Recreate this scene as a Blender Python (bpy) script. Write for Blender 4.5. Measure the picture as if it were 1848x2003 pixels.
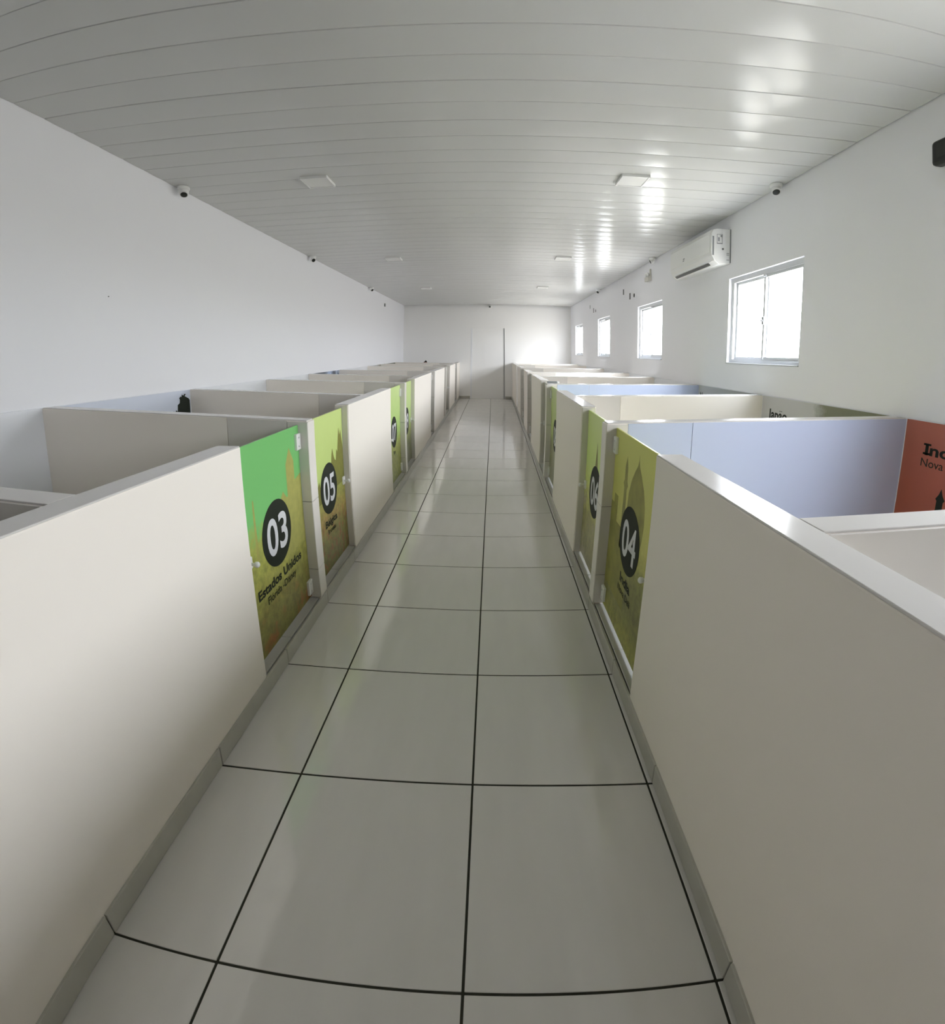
import bpy, bmesh, math, random
from mathutils import Vector, Matrix

for o in list(bpy.data.objects):
    bpy.data.objects.remove(o, do_unlink=True)
S = bpy.context.scene
COL = S.collection
random.seed(7)

# ------------------------------------------------------------------ measures (metres)
EYE = 1.4246                       # camera height
XL, XR = -0.939, 0.570             # baseboard fronts left and right of the corridor
XC, D0, T = -0.046, 0.660, 0.600   # middle tile joint, a cross joint, tile size
WL, WR = -2.674, 2.381             # side walls
YB, YF = 14.871, -2.10             # back wall, wall behind the camera
HC = 2.878                         # ceiling
HP = 1.090                         # top of the corridor partitions
HW = HWL = 1.152
HWR = 1.138                         # top of the tiled wall band and of the dividers at the wall
PW, PD = 0.2193, 2.689             # ceiling plank pitch and one seam

# ------------------------------------------------------------------ camera (stitched phone panorama: wide barrel projection)
def cam_axes(yaw, pitch, roll):
    cy, sy = math.cos(yaw), math.sin(yaw)
    cp, sp = math.cos(pitch), math.sin(pitch)
    cr, sr = math.cos(roll), math.sin(roll)
    Rz = Matrix(((cy, sy, 0), (-sy, cy, 0), (0, 0, 1)))
    Rx = Matrix(((1, 0, 0), (0, cp, sp), (0, -sp, cp)))
    Ry = Matrix(((cr, 0, -sr), (0, 1, 0), (sr, 0, cr)))
    return Ry @ Rx @ Rz
R = cam_axes(0.02402850, -0.14235332, -0.00657923)
cd = bpy.data.cameras.new('camera')
cam = bpy.data.objects.new('camera', cd)
COL.objects.link(cam)
right, fwd, up = Vector(R[0]), Vector(R[1]), Vector(R[2])
M = Matrix((right, up, -fwd)).transposed().to_4x4()
M.translation = (0, 0, EYE)
cam.matrix_world = M
cd.type = 'PANO'
cd.panorama_type = 'FISHEYE_LENS_POLYNOMIAL'
cd.sensor_fit = 'AUTO'
cd.sensor_width = 36.0
cd.sensor_height = 36.0
q = 2003.0 / 36.0 / 1000.0
cd.fisheye_fov = 3.1
cd.fisheye_polynomial_k0 = 0.0
cd.fisheye_polynomial_k1 = -0.94512313 * q
cd.fisheye_polynomial_k2 = -0.58837818 * q ** 2
cd.fisheye_polynomial_k3 = 1.00580243 * q ** 3
cd.fisheye_polynomial_k4 = -0.38981825 * q ** 4
cd.shift_x = -(937.95 - 924.0) / 1848.0
cd.shift_y = (827.74 - 1001.5) / 2003.0
cd.clip_start = 0.02
S.camera = cam

# ------------------------------------------------------------------ world: hazy bright sky, pale ground below the horizon
W = bpy.data.worlds.new('sky')
S.world = W
W.use_nodes = True
nt = W.node_tree
nt.nodes.clear()
out = nt.nodes.new('ShaderNodeOutputWorld')
bg = nt.nodes.new('ShaderNodeBackground')
tc = nt.nodes.new('ShaderNodeTexCoord')
sx = nt.nodes.new('ShaderNodeSeparateXYZ')
mr = nt.nodes.new('ShaderNodeMapRange')
rp = nt.nodes.new('ShaderNodeValToRGB')
nt.links.new(tc.outputs['Generated'], sx.inputs[0])
nt.links.new(sx.outputs['Z'], mr.inputs['Value'])
mr.inputs['From Min'].default_value = -1
mr.inputs['From Max'].default_value = 1
nt.links.new(mr.outputs[0], rp.inputs[0])
e = rp.color_ramp.elements
e[0].position = 0.0; e[0].color = (0.34, 0.335, 0.31, 1)
e[1].position = 1.0; e[1].color = (1.15, 1.28, 1.45, 1)
k = e.new(0.47); k.color = (0.50, 0.50, 0.48, 1)
k = e.new(0.52); k.color = (0.76, 0.78, 0.80, 1)
k = e.new(0.70); k.color = (0.96, 1.0, 1.06, 1)
nt.links.new(rp.outputs[0], bg.inputs['Color'])
bg.inputs['Strength'].default_value = 9.0
nt.links.new(bg.outputs[0], out.inputs['Surface'])

WINDOWS = [(3.44, 4.64), (6.62, 7.80), (9.78, 10.93), (12.88, 14.02), (0.27, 1.47)]
WZ0, WZ1 = 1.395, 2.245
for y0, y1 in WINDOWS:                                    # portals: guide the sky light through the window openings
    ld = bpy.data.lights.new('window_portal', 'AREA')
    ld.shape = 'RECTANGLE'
    ld.size = WZ1 - WZ0
    ld.size_y = y1 - y0
    ld.cycles.is_portal = True
    lo = bpy.data.objects.new('window_portal', ld)
    lo.location = (WR + 0.16, (y0 + y1) / 2, (WZ0 + WZ1) / 2)
    lo.rotation_euler = (0, math.radians(90), 0)
    COL.objects.link(lo)

S.view_settings.view_transform = 'Standard'
S.view_settings.look = 'None'
S.view_settings.gamma = 1.0
S.view_settings.use_curve_mapping = False
S.view_settings.exposure = 1.92
S.cycles.max_bounces = 10
S.cycles.diffuse_bounces = 8
S.cycles.glossy_bounces = 4
S.cycles.transparent_max_bounces = 8
S.cycles.use_adaptive_sampling = True
S.cycles.adaptive_threshold = 0.08
S.cycles.caustics_reflective = False
S.cycles.sample_clamp_indirect = 12.0

# ------------------------------------------------------------------ materials
def srgb(r, g, b):
    def f(c):
        c /= 255.0
        return c / 12.92 if c <= 0.04045 else ((c + 0.055) / 1.055) ** 2.4
    return (f(r), f(g), f(b), 1)

def mat(name, col, rough=0.6, spec=0.5, metal=0.0, var=0.0, scale=6.0, bump=0.0, bscale=60.0, stretch=(1, 1, 1), col2=None):
    m = bpy.data.materials.new(name)
    m.use_nodes = True
    n = m.node_tree.nodes
    l = m.node_tree.links
    b = n['Principled BSDF']
    b.inputs['Base Color'].default_value = col
    b.inputs['Roughness'].default_value = rough
    b.inputs['Specular IOR Level'].default_value = spec
    b.inputs['Metallic'].default_value = metal
    if var or bump:
        t = n.new('ShaderNodeTexCoord')
        g = n.new('ShaderNodeNewGeometry')
        mp = n.new('ShaderNodeMapping')
        mp.inputs['Scale'].default_value = stretch
        l.new(g.outputs['Position'], mp.inputs['Vector'])
    if var:
        z = n.new('ShaderNodeTexNoise')
        z.inputs['Scale'].default_value = scale
        z.inputs['Detail'].default_value = 2
        l.new(mp.outputs[0], z.inputs['Vector'])
        mx = n.new('ShaderNodeMix')
        mx.data_type = 'RGBA'
        c2 = col2 or tuple(c * (1 - var) for c in col[:3]) + (1,)
        mx.inputs[6].default_value = col
        mx.inputs[7].default_value = c2
        l.new(z.outputs['Fac'], mx.inputs[0])
        l.new(mx.outputs[2], b.inputs['Base Color'])
    if bump:
        z2 = n.new('ShaderNodeTexNoise')
        z2.inputs['Scale'].default_value = bscale
        z2.inputs['Detail'].default_value = 1
        l.new(mp.outputs[0], z2.inputs['Vector'])
        bp = n.new('ShaderNodeBump')
        bp.inputs['Strength'].default_value = bump
        bp.inputs['Distance'].default_value = 0.01
        l.new(z2.outputs['Fac'], bp.inputs['Height'])
        l.new(bp.outputs[0], b.inputs['Normal'])
    return m

M_WALL = mat('white_wall_paint', (0.825, 0.828, 0.86, 1), 0.85, 0.2)
M_BACK = mat('white_back_wall_paint', (0.85, 0.845, 0.835, 1), 0.85, 0.2)
M_PART = mat('cream_partition_paint', (0.87, 0.82, 0.755, 1), 0.7, 0.3)
M_CAP = mat('cream_cap_gloss', (0.64, 0.62, 0.595, 1), 0.17, 0.5)
M_POST = mat('cream_post_tile', (0.84, 0.80, 0.755, 1), 0.3, 0.5)
M_JAMB = mat('grey_tile_facing', (0.68, 0.65, 0.61, 1), 0.35, 0.5)
M_CEIL = mat('grey_white_pvc', (0.65, 0.655, 0.645, 1), 0.20, 0.09)
M_VOID = mat('dark_void', (0.03, 0.03, 0.025, 1), 0.9, 0.1)
M_TILE = mat('grey_porcelain', (0.72, 0.705, 0.675, 1), 0.10, 0.9, var=0.10, scale=3.0, stretch=(4, 0.8, 1))
M_GROUT = mat('dark_grout', (0.045, 0.045, 0.035, 1), 0.9, 0.1)
M_BASE = mat('grey_baseboard_tile', (0.50, 0.49, 0.44, 1), 0.3, 0.5, var=0.12, scale=5, stretch=(1, 3, 1))
M_SILL = mat('grey_sill_tile', (0.50, 0.495, 0.465, 1), 0.3, 0.5)
M_SKYLIT = mat('skylit_glazed_tile', (0.50, 0.56, 0.73, 1), 0.25, 0.5)  # blue skylight put into the tile colour of the nearer right post dividers
M_CLAD = mat('pale_glazed_wall_tile', (0.73, 0.745, 0.785, 1), 0.28, 0.5)
M_SLAB = mat('stall_floor_tile', (0.84, 0.82, 0.78, 1), 0.25, 0.5)
M_ALU = mat('white_aluminium', (0.80, 0.81, 0.83, 1), 0.35, 0.5)
M_FRAME = mat('grey_white_aluminium', (0.55, 0.56, 0.58, 1), 0.4, 0.4)
M_JOINT = mat('grey_joint', (0.16, 0.155, 0.14, 1), 0.9, 0.1)
M_STEEL = mat('brushed_steel', (0.72, 0.72, 0.72, 1), 0.28, 0.5, metal=1.0)
M_PLAST = mat('white_plastic', (0.80, 0.80, 0.79, 1), 0.35, 0.5)
M_DIFF = mat('white_diffuser', (0.82, 0.82, 0.80, 1), 0.5, 0.4)
M_BLACK = mat('black_plastic', (0.012, 0.014, 0.011, 1), 0.35, 0.4)
M_INK = mat('black_ink', (0.017, 0.022, 0.015, 1), 0.55, 0.2)
M_WHITEINK = mat('white_ink', (0.70, 0.71, 0.74, 1), 0.5, 0.3)
M_GREYP = mat('grey_plastic', (0.25, 0.26, 0.27, 1), 0.5, 0.4)
M_BEIGE = mat('beige_plastic', (0.60, 0.58, 0.53, 1), 0.5, 0.4)

def glass_mat():
    m = bpy.data.materials.new('clear_window_glass')
    m.use_nodes = True
    n, l = m.node_tree.nodes, m.node_tree.links
    n.clear()
    o = n.new('ShaderNodeOutputMaterial')
    mx = n.new('ShaderNodeMixShader')
    t = n.new('ShaderNodeBsdfTransparent')
    t.inputs[0].default_value = (0.98, 0.98, 0.98, 1)
    g = n.new('ShaderNodeBsdfGlossy')
    g.inputs['Roughness'].default_value = 0.03
    mx.inputs[0].default_value = 0.05
    l.new(t.outputs[0], mx.inputs[1])
    l.new(g.outputs[0], mx.inputs[2])
    l.new(mx.outputs[0], o.inputs[0])
    return m
M_GLASS = glass_mat()

def print_mat(name, stops, nscale=5.0, warp=0.25, speck=None, rough=0.28, axis='Z', fine=0.0):
    """flat vinyl print: colours change over the sheet's own height, broken up by noise. stops: (height in m, colour)"""
    m = bpy.data.materials.new(name)
    m.use_nodes = True
    n, l = m.node_tree.nodes, m.node_tree.links
    b = n['Principled BSDF']
    b.inputs['Roughness'].default_value = rough
    b.inputs['Specular IOR Level'].default_value = 0.4
    t = n.new('ShaderNodeTexCoord')
    s = n.new('ShaderNodeSeparateXYZ')
    l.new(t.outputs['Object'], s.inputs[0])
    z = n.new('ShaderNodeTexNoise')
    z.inputs['Scale'].default_value = nscale
    z.inputs['Detail'].default_value = 8
    z.inputs['Roughness'].default_value = 0.62
    l.new(t.outputs['Object'], z.inputs['Vector'])
    ma = n.new('ShaderNodeMath'); ma.operation = 'MULTIPLY_ADD'
    l.new(z.outputs['Fac'], ma.inputs[0])
    ma.inputs[1].default_value = warp
    l.new(s.outputs[axis], ma.inputs[2])
    lo, hi = stops[0][0], stops[-1][0]
    r = n.new('ShaderNodeMapRange')
    r.inputs['From Min'].default_value = lo + warp * 0.5
    r.inputs['From Max'].default_value = hi + warp * 0.5
    l.new(ma.outputs[0], r.inputs['Value'])
    cr = n.new('ShaderNodeValToRGB')
    l.new(r.outputs[0], cr.inputs[0])
    el = cr.color_ramp.elements
    el[0].position = 0; el[0].color = stops[0][1]
    el[1].position = 1; el[1].color = stops[-1][1]
    for h, c in stops[1:-1]:
        k = el.new((h - lo) / (hi - lo)); k.color = c
    last = cr.outputs[0]
    if speck:
        z2 = n.new('ShaderNodeTexNoise')
        z2.inputs['Scale'].default_value = speck[1]
        z2.inputs['Detail'].default_value = 6
        l.new(t.outputs['Object'], z2.inputs['Vector'])
        c2 = n.new('ShaderNodeValToRGB')
        c2.color_ramp.elements[0].position = speck[2]
        c2.color_ramp.elements[0].color = (0, 0, 0, 1)
        c2.color_ramp.elements[1].position = speck[2] + 0.12
        c2.color_ramp.elements[1].color = (speck[3],) * 3 + (1,)
        l.new(z2.outputs['Fac'], c2.inputs[0])
        mm = n.new('ShaderNodeMath'); mm.operation = 'MULTIPLY'
        r2 = n.new('ShaderNodeMapRange')
        r2.inputs['From Min'].default_value = speck[4] + 0.1
        r2.inputs['From Max'].default_value = speck[4] - 0.1
        l.new(s.outputs['Z'], r2.inputs['Value'])
        l.new(c2.outputs[0], mm.inputs[0]); l.new(r2.outputs[0], mm.inputs[1])
        mx = n.new('ShaderNodeMix'); mx.data_type = 'RGBA'
        l.new(mm.outputs[0], mx.inputs[0])
        l.new(last, mx.inputs[6])
        mx.inputs[7].default_value = speck[0]
        last = mx.outputs[2]
    if fine:                                               # mottled photo grain of the lower part of the print
        z3 = n.new('ShaderNodeTexNoise')
        z3.inputs['Scale'].default_value = fine
        z3.inputs['Detail'].default_value = 5
        z3.inputs['Roughness'].default_value = 0.7
        l.new(t.outputs['Object'], z3.inputs['Vector'])
        r3 = n.new('ShaderNodeMapRange')
        r3.inputs['From Min'].default_value = 0.34
        r3.inputs['From Max'].default_value = 0.66
        r3.inputs['To Min'].default_value = 0.68
        r3.inputs['To Max'].default_value = 1.22
        l.new(z3.outputs['Fac'], r3.inputs['Value'])
        r4 = n.new('ShaderNodeMapRange')
        r4.inputs['From Min'].default_value = 0.52
        r4.inputs['From Max'].default_value = 0.72
        r4.inputs['To Min'].default_value = 1.0
        r4.inputs['To Max'].default_value = 0.0
        l.new(s.outputs['Z'], r4.inputs['Value'])
        mg = n.new('ShaderNodeMix'); mg.data_type = 'RGBA'; mg.blend_type = 'MULTIPLY'
        l.new(r4.outputs[0], mg.inputs[0])
        l.new(last, mg.inputs[6])
        l.new(r3.outputs[0], mg.inputs[7])
        last = mg.outputs[2]
    l.new(last, b.inputs['Base Color'])
    return m

# ------------------------------------------------------------------ building helpers
def wloc(o):
    v = Vector((0, 0, 0))
    while o is not None:
        v = v + o.location
        o = o.parent
    return v

def link_mesh(name, me, parent, loc_world):
    o = bpy.data.objects.new(name, me)
    COL.objects.link(o)
    if parent is not None:
        o.parent = parent
        o.location = Vector(loc_world) - wloc(parent)
    else:
        o.location = loc_world
    return o

def mesh_obj(name, verts, faces, m, parent=None, smooth=False, origin=None):
    """verts in world space; the origin goes to the middle of the base"""
    vs = [Vector(v) for v in verts]
    if origin is None:
        lo = Vector([min(v[i] for v in vs) for i in range(3)])
        hi = Vector([max(v[i] for v in vs) for i in range(3)])
        origin = Vector(((lo.x + hi.x) / 2, (lo.y + hi.y) / 2, lo.z))
    origin = Vector(origin)
    me = bpy.data.meshes.new(name)
    me.from_pydata([tuple(v - origin) for v in vs], [], faces)
    me.update()
    bm = bmesh.new(); bm.from_mesh(me)
    bmesh.ops.recalc_face_normals(bm, faces=bm.faces)
    bm.to_mesh(me); bm.free()
    if smooth:
        for p in me.polygons:
            p.use_smooth = True
    me.materials.append(m)
    return link_mesh(name, me, parent, origin)

BOXF = [(0, 1, 3, 2), (4, 6, 7, 5), (0, 4, 5, 1), (2, 3, 7, 6), (0, 2, 6, 4), (1, 5, 7, 3)]
def box_data(boxes):
    vs, fs = [], []
    for b in boxes:
        x0, x1, y0, y1, z0, z1 = b
        i = len(vs)
        vs += [(x, y, z) for x in (x0, x1) for y in (y0, y1) for z in (z0, z1)]
        fs += [tuple(i + k for k in f) for f in BOXF]
    return vs, fs

def boxes(name, bl, m, parent=None, origin=None):
    v, f = box_data(bl)
    return mesh_obj(name, v, f, m, parent, origin=origin)

def bevel(o, w=0.003, seg=2):
    bm = bmesh.new(); bm.from_mesh(o.data)
    bmesh.ops.bevel(bm, geom=list(bm.edges), offset=w, segments=seg, profile=0.5, affect='EDGES', clamp_overlap=True)
    bm.to_mesh(o.data); bm.free()
    return o

def bbox(name, x0, x1, y0, y1, z0, z1, m, parent=None, w=0.003, seg=2, origin=None):
    return bevel(boxes(name, [(x0, x1, y0, y1, z0, z1)], m, parent, origin), w, seg)

def copy_as(o, parent, loc_world):
    c = o.copy()
    COL.objects.link(c)
    c.parent = parent
    c.location = Vector(loc_world) - (wloc(parent) if parent else Vector((0, 0, 0)))
    return c

def empty(name, loc):
    o = bpy.data.objects.new(name, None)
    o.empty_display_size = 0.1
    o.location = loc
    COL.objects.link(o)
    return o

def tag(o, label=None, cat=None, group=None, kind=None):
    if label: o['label'] = label
    if cat: o['category'] = cat
    if group: o['group'] = group
    if kind: o['kind'] = kind
    return o

def thing(name, loc, label, cat, group=None):
    return tag(empty(name, loc), label, cat, group)

def prism(name, pts, frame, d0, d1, m, parent=None, smooth=False):
    """pts: 2-D outline; frame(u, v, d) -> world; extruded from d0 to d1"""
    n = len(pts)
    v = [frame(a, b, d0) for a, b in pts] + [frame(a, b, d1) for a, b in pts]
    f = [tuple(range(n)), tuple(range(2 * n - 1, n - 1, -1))]
    f += [(i, (i + 1) % n, n + (i + 1) % n, n + i) for i in range(n)]
    o = mesh_obj(name, v, f, m, parent)
    if smooth:
        for p in o.data.polygons:
            p.use_smooth = len(p.vertices) == 4
    return o

def lathe(name, prof, centre, axis, m, parent=None, seg=20):
    """prof: (radius, along) pairs, axis a unit vector"""
    a = Vector(axis).normalized()
    h = Vector((1, 0, 0)) if abs(a.x) < 0.8 else Vector((0, 1, 0))
    u = a.cross(h).normalized(); w = a.cross(u)
    c = Vector(centre)
    vs, fs = [], []
    for r, t in prof:
        for k in range(seg):
            t2 = 2 * math.pi * k / seg
            vs.append(c + a * t + (u * math.cos(t2) + w * math.sin(t2)) * r)
    for i in range(len(prof) - 1):
        for k in range(seg):
            fs.append((i * seg + k, i * seg + (k + 1) % seg, (i + 1) * seg + (k + 1) % seg, (i + 1) * seg + k))
    fs.append(tuple(range(seg)))
    fs.append(tuple(range((len(prof) - 1) * seg, len(prof) * seg)))
    return mesh_obj(name, vs, fs, m, parent, smooth=True)

def glyphs(body, bold=0.0):
    """outline text -> flat triangles in its own 2-D frame (x, y), with its width and height"""
    cu = bpy.data.curves.new('lettering', 'FONT')
    cu.body = body
    cu.size = 1.0
    cu.offset = bold
    cu.resolution_u = 5
    ob = bpy.data.objects.new('lettering', cu)
    COL.objects.link(ob)
    bpy.context.view_layer.update()
    dg = bpy.context.evaluated_depsgraph_get()
    me = ob.evaluated_get(dg).to_mesh()
    vs = [(v.co.x, v.co.y) for v in me.vertices]
    fs = [tuple(p.vertices) for p in me.polygons]
    ob.evaluated_get(dg).to_mesh_clear()
    bpy.data.objects.remove(ob, do_unlink=True)
    bpy.data.curves.remove(cu)
    return vs, fs

def text(name, body, frame, u0, v0, width, height, m, parent, bold=0.0, extra=None, thick=0.0006):
    """lettering fitted to a width and a cap height; frame(u, v, d) -> world, u runs along the reading direction"""
    vs, fs = glyphs(body, bold)
    cap, _ = glyphs('H', bold)
    xs = [a for a, b in vs]
    sx_ = width / (max(xs) - min(xs))
    sy_ = height / max(b for a, b in cap)
    P = [((a - min(xs)) * sx_ + u0, b * sy_ + v0) for a, b in vs]
    if extra:
        for (a0, a1, b0, b1) in extra:
            i = len(P)
            P += [(u0 + a0, v0 + b0), (u0 + a1, v0 + b0), (u0 + a1, v0 + b1), (u0 + a0, v0 + b1)]
            fs = fs + [(i, i + 1, i + 2, i + 3)]
    V = [frame(a, b, thick) for a, b in P]
    return mesh_obj(name, V, fs, m, parent)

def poly(name, pts, frame, m, parent, d=0.0004):
    return mesh_obj(name, [frame(a, b, d) for a, b in pts], [tuple(range(len(pts)))], m, parent)

# ================================================================== THE SETTING
# ---- floor: grout bed with porcelain tiles
floor = boxes('floor', [(XL - 0.02, XR + 0.02, YF - 0.15, YB + 0.15, -0.10, -0.0025)], M_GROUT)
tag(floor, kind='structure')
G = 0.0035
cols = [(XL - 0.006, XC - T - G), (XC - T + G, XC - G), (XC + G, XC + T - G), (XC + T + G, XR + 0.006)]
k0 = math.ceil((YF - D0) / T)
k1 = int((YB - D0) / T)
for x0, x1 in cols:
    proto = None
    for kk in range(k0, k1 + 1):
        ya, yb = D0 + kk * T + G, D0 + (kk + 1) * T - G
        if yb > YB + 0.03:
            bbox('floor_tile', x0, x1, ya, YB + 0.03, -0.012, 0, M_TILE, floor, 0.0012, 1)
            continue
        if proto is None:
            proto = bbox('floor_tile', x0, x1, ya, yb, -0.012, 0, M_TILE, floor, 0.0012, 1)
        else:
            copy_as(proto, floor, ((x0 + x1) / 2, (ya + yb) / 2, -0.012))
for nm, a, b in (('floor_stalls_left', WL - 0.1, XL - 0.02), ('floor_stalls_right', XR + 0.02, WR + 0.1)):
    tag(boxes(nm, [(a, b, YF - 0.15, YB + 0.15, -0.10, 0.06)], M_SLAB), kind='structure')

# ---- ceiling of PVC planks that run across the room
ceil = boxes('ceiling', [(WL - 0.16, WR + 0.16, YF - 0.1, YB + 0.1, HC + 0.03, HC + 0.10)], M_VOID)
tag(ceil, kind='structure')
def plank_mesh():
    g, crown, n = 0.0022, 0.0024, 10
    w = PW / 2 - g
    hx = (WR - 0.007 - WL - 0.002) / 2
    under = [(-w + 0.0015 + (2 * w - 0.003) * i / n, crown * ((2 * i / n - 1) ** 2)) for i in range(n + 1)]
    vs, fs = [], []
    for a, b in under:                                     # gently crowned underside, smooth on its own
        vs += [(-hx, a, b), (hx, a, b)]
    fs += [(2 * i, 2 * i + 1, 2 * i + 3, 2 * i + 2) for i in range(n)]
    ns = len(fs)
    for a0, b0, a1, b1 in ((-w + 0.0015, crown, -w, 0.006), (-w, 0.006, -w, 0.022), (-w, 0.022, w, 0.022), (w, 0.022, w, 0.006), (w, 0.006, w - 0.0015, crown)):
        k = len(vs)
        vs += [(-hx, a0, b0), (hx, a0, b0), (hx, a1, b1), (-hx, a1, b1)]
        fs.append((k, k + 1, k + 2, k + 3))
    me = bpy.data.meshes.new('ceiling_plank')
    me.from_pydata(vs, [], fs)
    for q_, p in enumerate(me.polygons):
        p.use_smooth = q_ < ns
    me.materials.append(M_CEIL)
    return me
pm = plank_mesh()
kk = math.floor((YF - PD) / PW)
while PD + (kk + 0.5) * PW < YB - 0.02:
    link_mesh('ceiling_plank', pm, ceil, ((WL + WR) / 2 - 0.0025, PD + (kk + 0.5) * PW, HC + random.uniform(-0.0006, 0.0006)))
    kk += 1

# ---- walls
wl = boxes('wall_left', [(WL - 0.15, WL, YF - 0.15, YB + 0.15, 0, HC + 0.03)], M_WALL)
tag(wl, kind='structure')
segs, y = [], YF - 0.15
for y0, y1 in sorted(WINDOWS):
    segs.append((WR, WR + 0.15, y, y0, 0, HC + 0.03))
    segs.append((WR, WR + 0.15, y0, y1, 0, WZ0))
    segs.append((WR, WR + 0.15, y0, y1, WZ1, HC + 0.03))
    y = y1
segs.append((WR, WR + 0.15, y, YB + 0.15, 0, HC + 0.03))
wr = tag(boxes('wall_right', segs, M_WALL), kind='structure')
NX0, NX1, NZ = -0.633, 0.365, 2.137
wb = tag(boxes('wall_back', [(WL, NX0, YB, YB + 0.15, 0, HC + 0.03), (NX1, WR, YB, YB + 0.15, 0, HC + 0.03),
                             (NX0, NX1, YB, YB + 0.15, NZ, HC + 0.03), (NX0, NX1, YB + 0.13, YB + 0.15, 0, NZ)], M_BACK), kind='structure')
wf = tag(boxes('wall_front', [(WL, WR, YF - 0.15, YF, 0, HC + 0.03)], mat('grey_front_wall', (0.30, 0.30, 0.29, 1), 0.8)), kind='structure')

# walled-up doorway in the back wall
d1 = tag(boxes('door_1', [(NX0 + 0.045, NX1 - 0.045, YB + 0.006, YB + 0.13, 0, NZ - 0.001)], M_BACK), kind='structure')
boxes('door_jamb', [(NX0, NX0 + 0.045, YB - 0.004, YB + 0.13, 0, NZ)], M_ALU, d1)
boxes('door_jamb', [(NX1 - 0.045, NX1, YB + 0.012, YB + 0.13, 0, NZ)], mat('shaded_door_jamb', (0.42, 0.42, 0.42, 1), 0.6), d1)  # right jamb turned from the windows: its shade is put into a darker grey

# tiled band at the foot of the side walls, one tile sheet for each stall bay
DIV_L = [-0.55, 0.95, 2.41, 3.89, 5.42, 6.84, 8.36, 10.42, 12.12, 13.62]
DIV_R = [-0.60, 0.88, 2.43, 3.95, 5.32, 6.93, 8.30, 10.30, 12.35, 13.60]
for wall, X, s, D in ((wl, WL, 1, DIV_L), (wr, WR, -1, DIV_R)):
    ys = [YF] + D + [YB]
    for a, b in zip(ys[:-1], ys[1:]):
        xa, xb = sorted((X, X + s * 0.010))
        bbox('wall_tile', xa, xb, a + 0.002, b - 0.002, 0.06, HWL if s == 1 else HWR, M_CLAD, wall, 0.002, 1)

# ---- baseboard tiles and door sills
def base_strip(name, x_front, s):
    root = tag(boxes(name, [(min(x_front + s * 0.006, x_front + s * 0.03), max(x_front + s * 0.006, x_front + s * 0.03), YF, YB, 0.0, 0.06)], M_GROUT), kind='structure')
    proto = None
    xa, xb = sorted((x_front, x_front + s * 0.013))
    for kk in range(k0, k1 + 1):
        ya, yb = D0 + kk * T + 0.002, D0 + (kk + 1) * T - 0.002
        if yb > YB:
            bbox('baseboard_tile', xa, xb, ya, YB - 0.002, 0.0015, 0.079, M_BASE, root, 0.0015, 1)
        elif proto is None:
            proto = bbox('baseboard_tile', xa, xb, ya, yb, 0.0015, 0.079, M_BASE, root, 0.0015, 1)
        else:
            copy_as(proto, root, ((xa + xb) / 2, (ya + yb) / 2, 0.0015))
base_strip('baseboard_left', XL, -1)
base_strip('baseboard_right', XR, 1)
bbk = tag(bbox('baseboard_back', XL + 0.01, NX0 - 0.005, YB - 0.012, YB, 0.001, 0.075, M_BASE, None, 0.002, 1), kind='structure')
bbox('baseboard_tile', NX1 + 0.005, XR - 0.01, YB - 0.012, YB, 0.001, 0.075, M_BASE, bbk, 0.002, 1)

# ---- windows
def window(i, y0, y1):
    xo = WR + 0.034
    root = tag(empty('window_%d' % i, (xo, (y0 + y1) / 2, WZ0)), kind='structure')
    f = 0.045
    fr = boxes('window_frame', [(xo, xo + 0.06, y0, y1, WZ0, WZ0 + f), (xo, xo + 0.06, y0, y1, WZ1 - f, WZ1),
                                (xo, xo + 0.06, y0, y0 + f, WZ0 + f, WZ1 - f), (xo, xo + 0.06, y1 - f, y1, WZ0 + f, WZ1 - f)], M_FRAME, root)
    bbox('window_sill', WR - 0.012, xo, y0 - 0.0, y1 + 0.0, WZ0 - 0.001, WZ0 + 0.012, M_FRAME, root, 0.002, 1)
    ym = (y0 + y1) / 2
    st = 0.026
    for j, (a, b, dx) in enumerate(((y0 + f, ym + 0.022, 0.008), (ym - 0.022, y1 - f, 0.032))):
        z0, z1 = WZ0 + f, WZ1 - f
        xa, xb = xo + dx, xo + dx + 0.02
        sash = boxes('sash', [(xa, xb, a, a + st, z0, z1), (xa, xb, b - st, b, z0, z1), (xa, xb, a + st, b - st, z0, z0 + st), (xa, xb, a + st, b - st, z1 - st, z1)], M_FRAME, root)
        boxes('pane', [(xa + 0.008, xa + 0.012, a + st, b - st, z0 + st, z1 - st)], M_GLASS, sash)
    zc = (WZ0 + WZ1) / 2 - 0.03
    la = bbox('latch', xo - 0.010, xo + 0.008, ym - 0.016, ym + 0.016, zc - 0.035, zc + 0.035, M_GREYP, root, 0.004, 2)
    lathe('latch_knob', [(0.010, 0), (0.012, 0.010), (0.006, 0.014)], (xo - 0.010, ym, zc), (-1, 0, 0), M_GREYP, la, 12)
    for zz in (WZ0 + f, WZ1 - f - 0.02):
        bbox('sash_stop', xo - 0.004, xo + 0.008, ym - 0.02, ym + 0.02, zz, zz + 0.02, M_FRAME, root, 0.002, 1)
for i, (y0, y1) in enumerate(WINDOWS):
    window(i + 1, y0, y1)

# ================================================================== PARTITIONS AND DIVIDERS
TH = 0.108                                                # partition thickness
def fx(side, depth):                                      # X at a depth behind the corridor face
    return XL - depth if side == 'L' else XR + depth

def xbox(side, d0, d1):
    a, b = fx(side, d0), fx(side, d1)
    return min(a, b), max(a, b)

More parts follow.
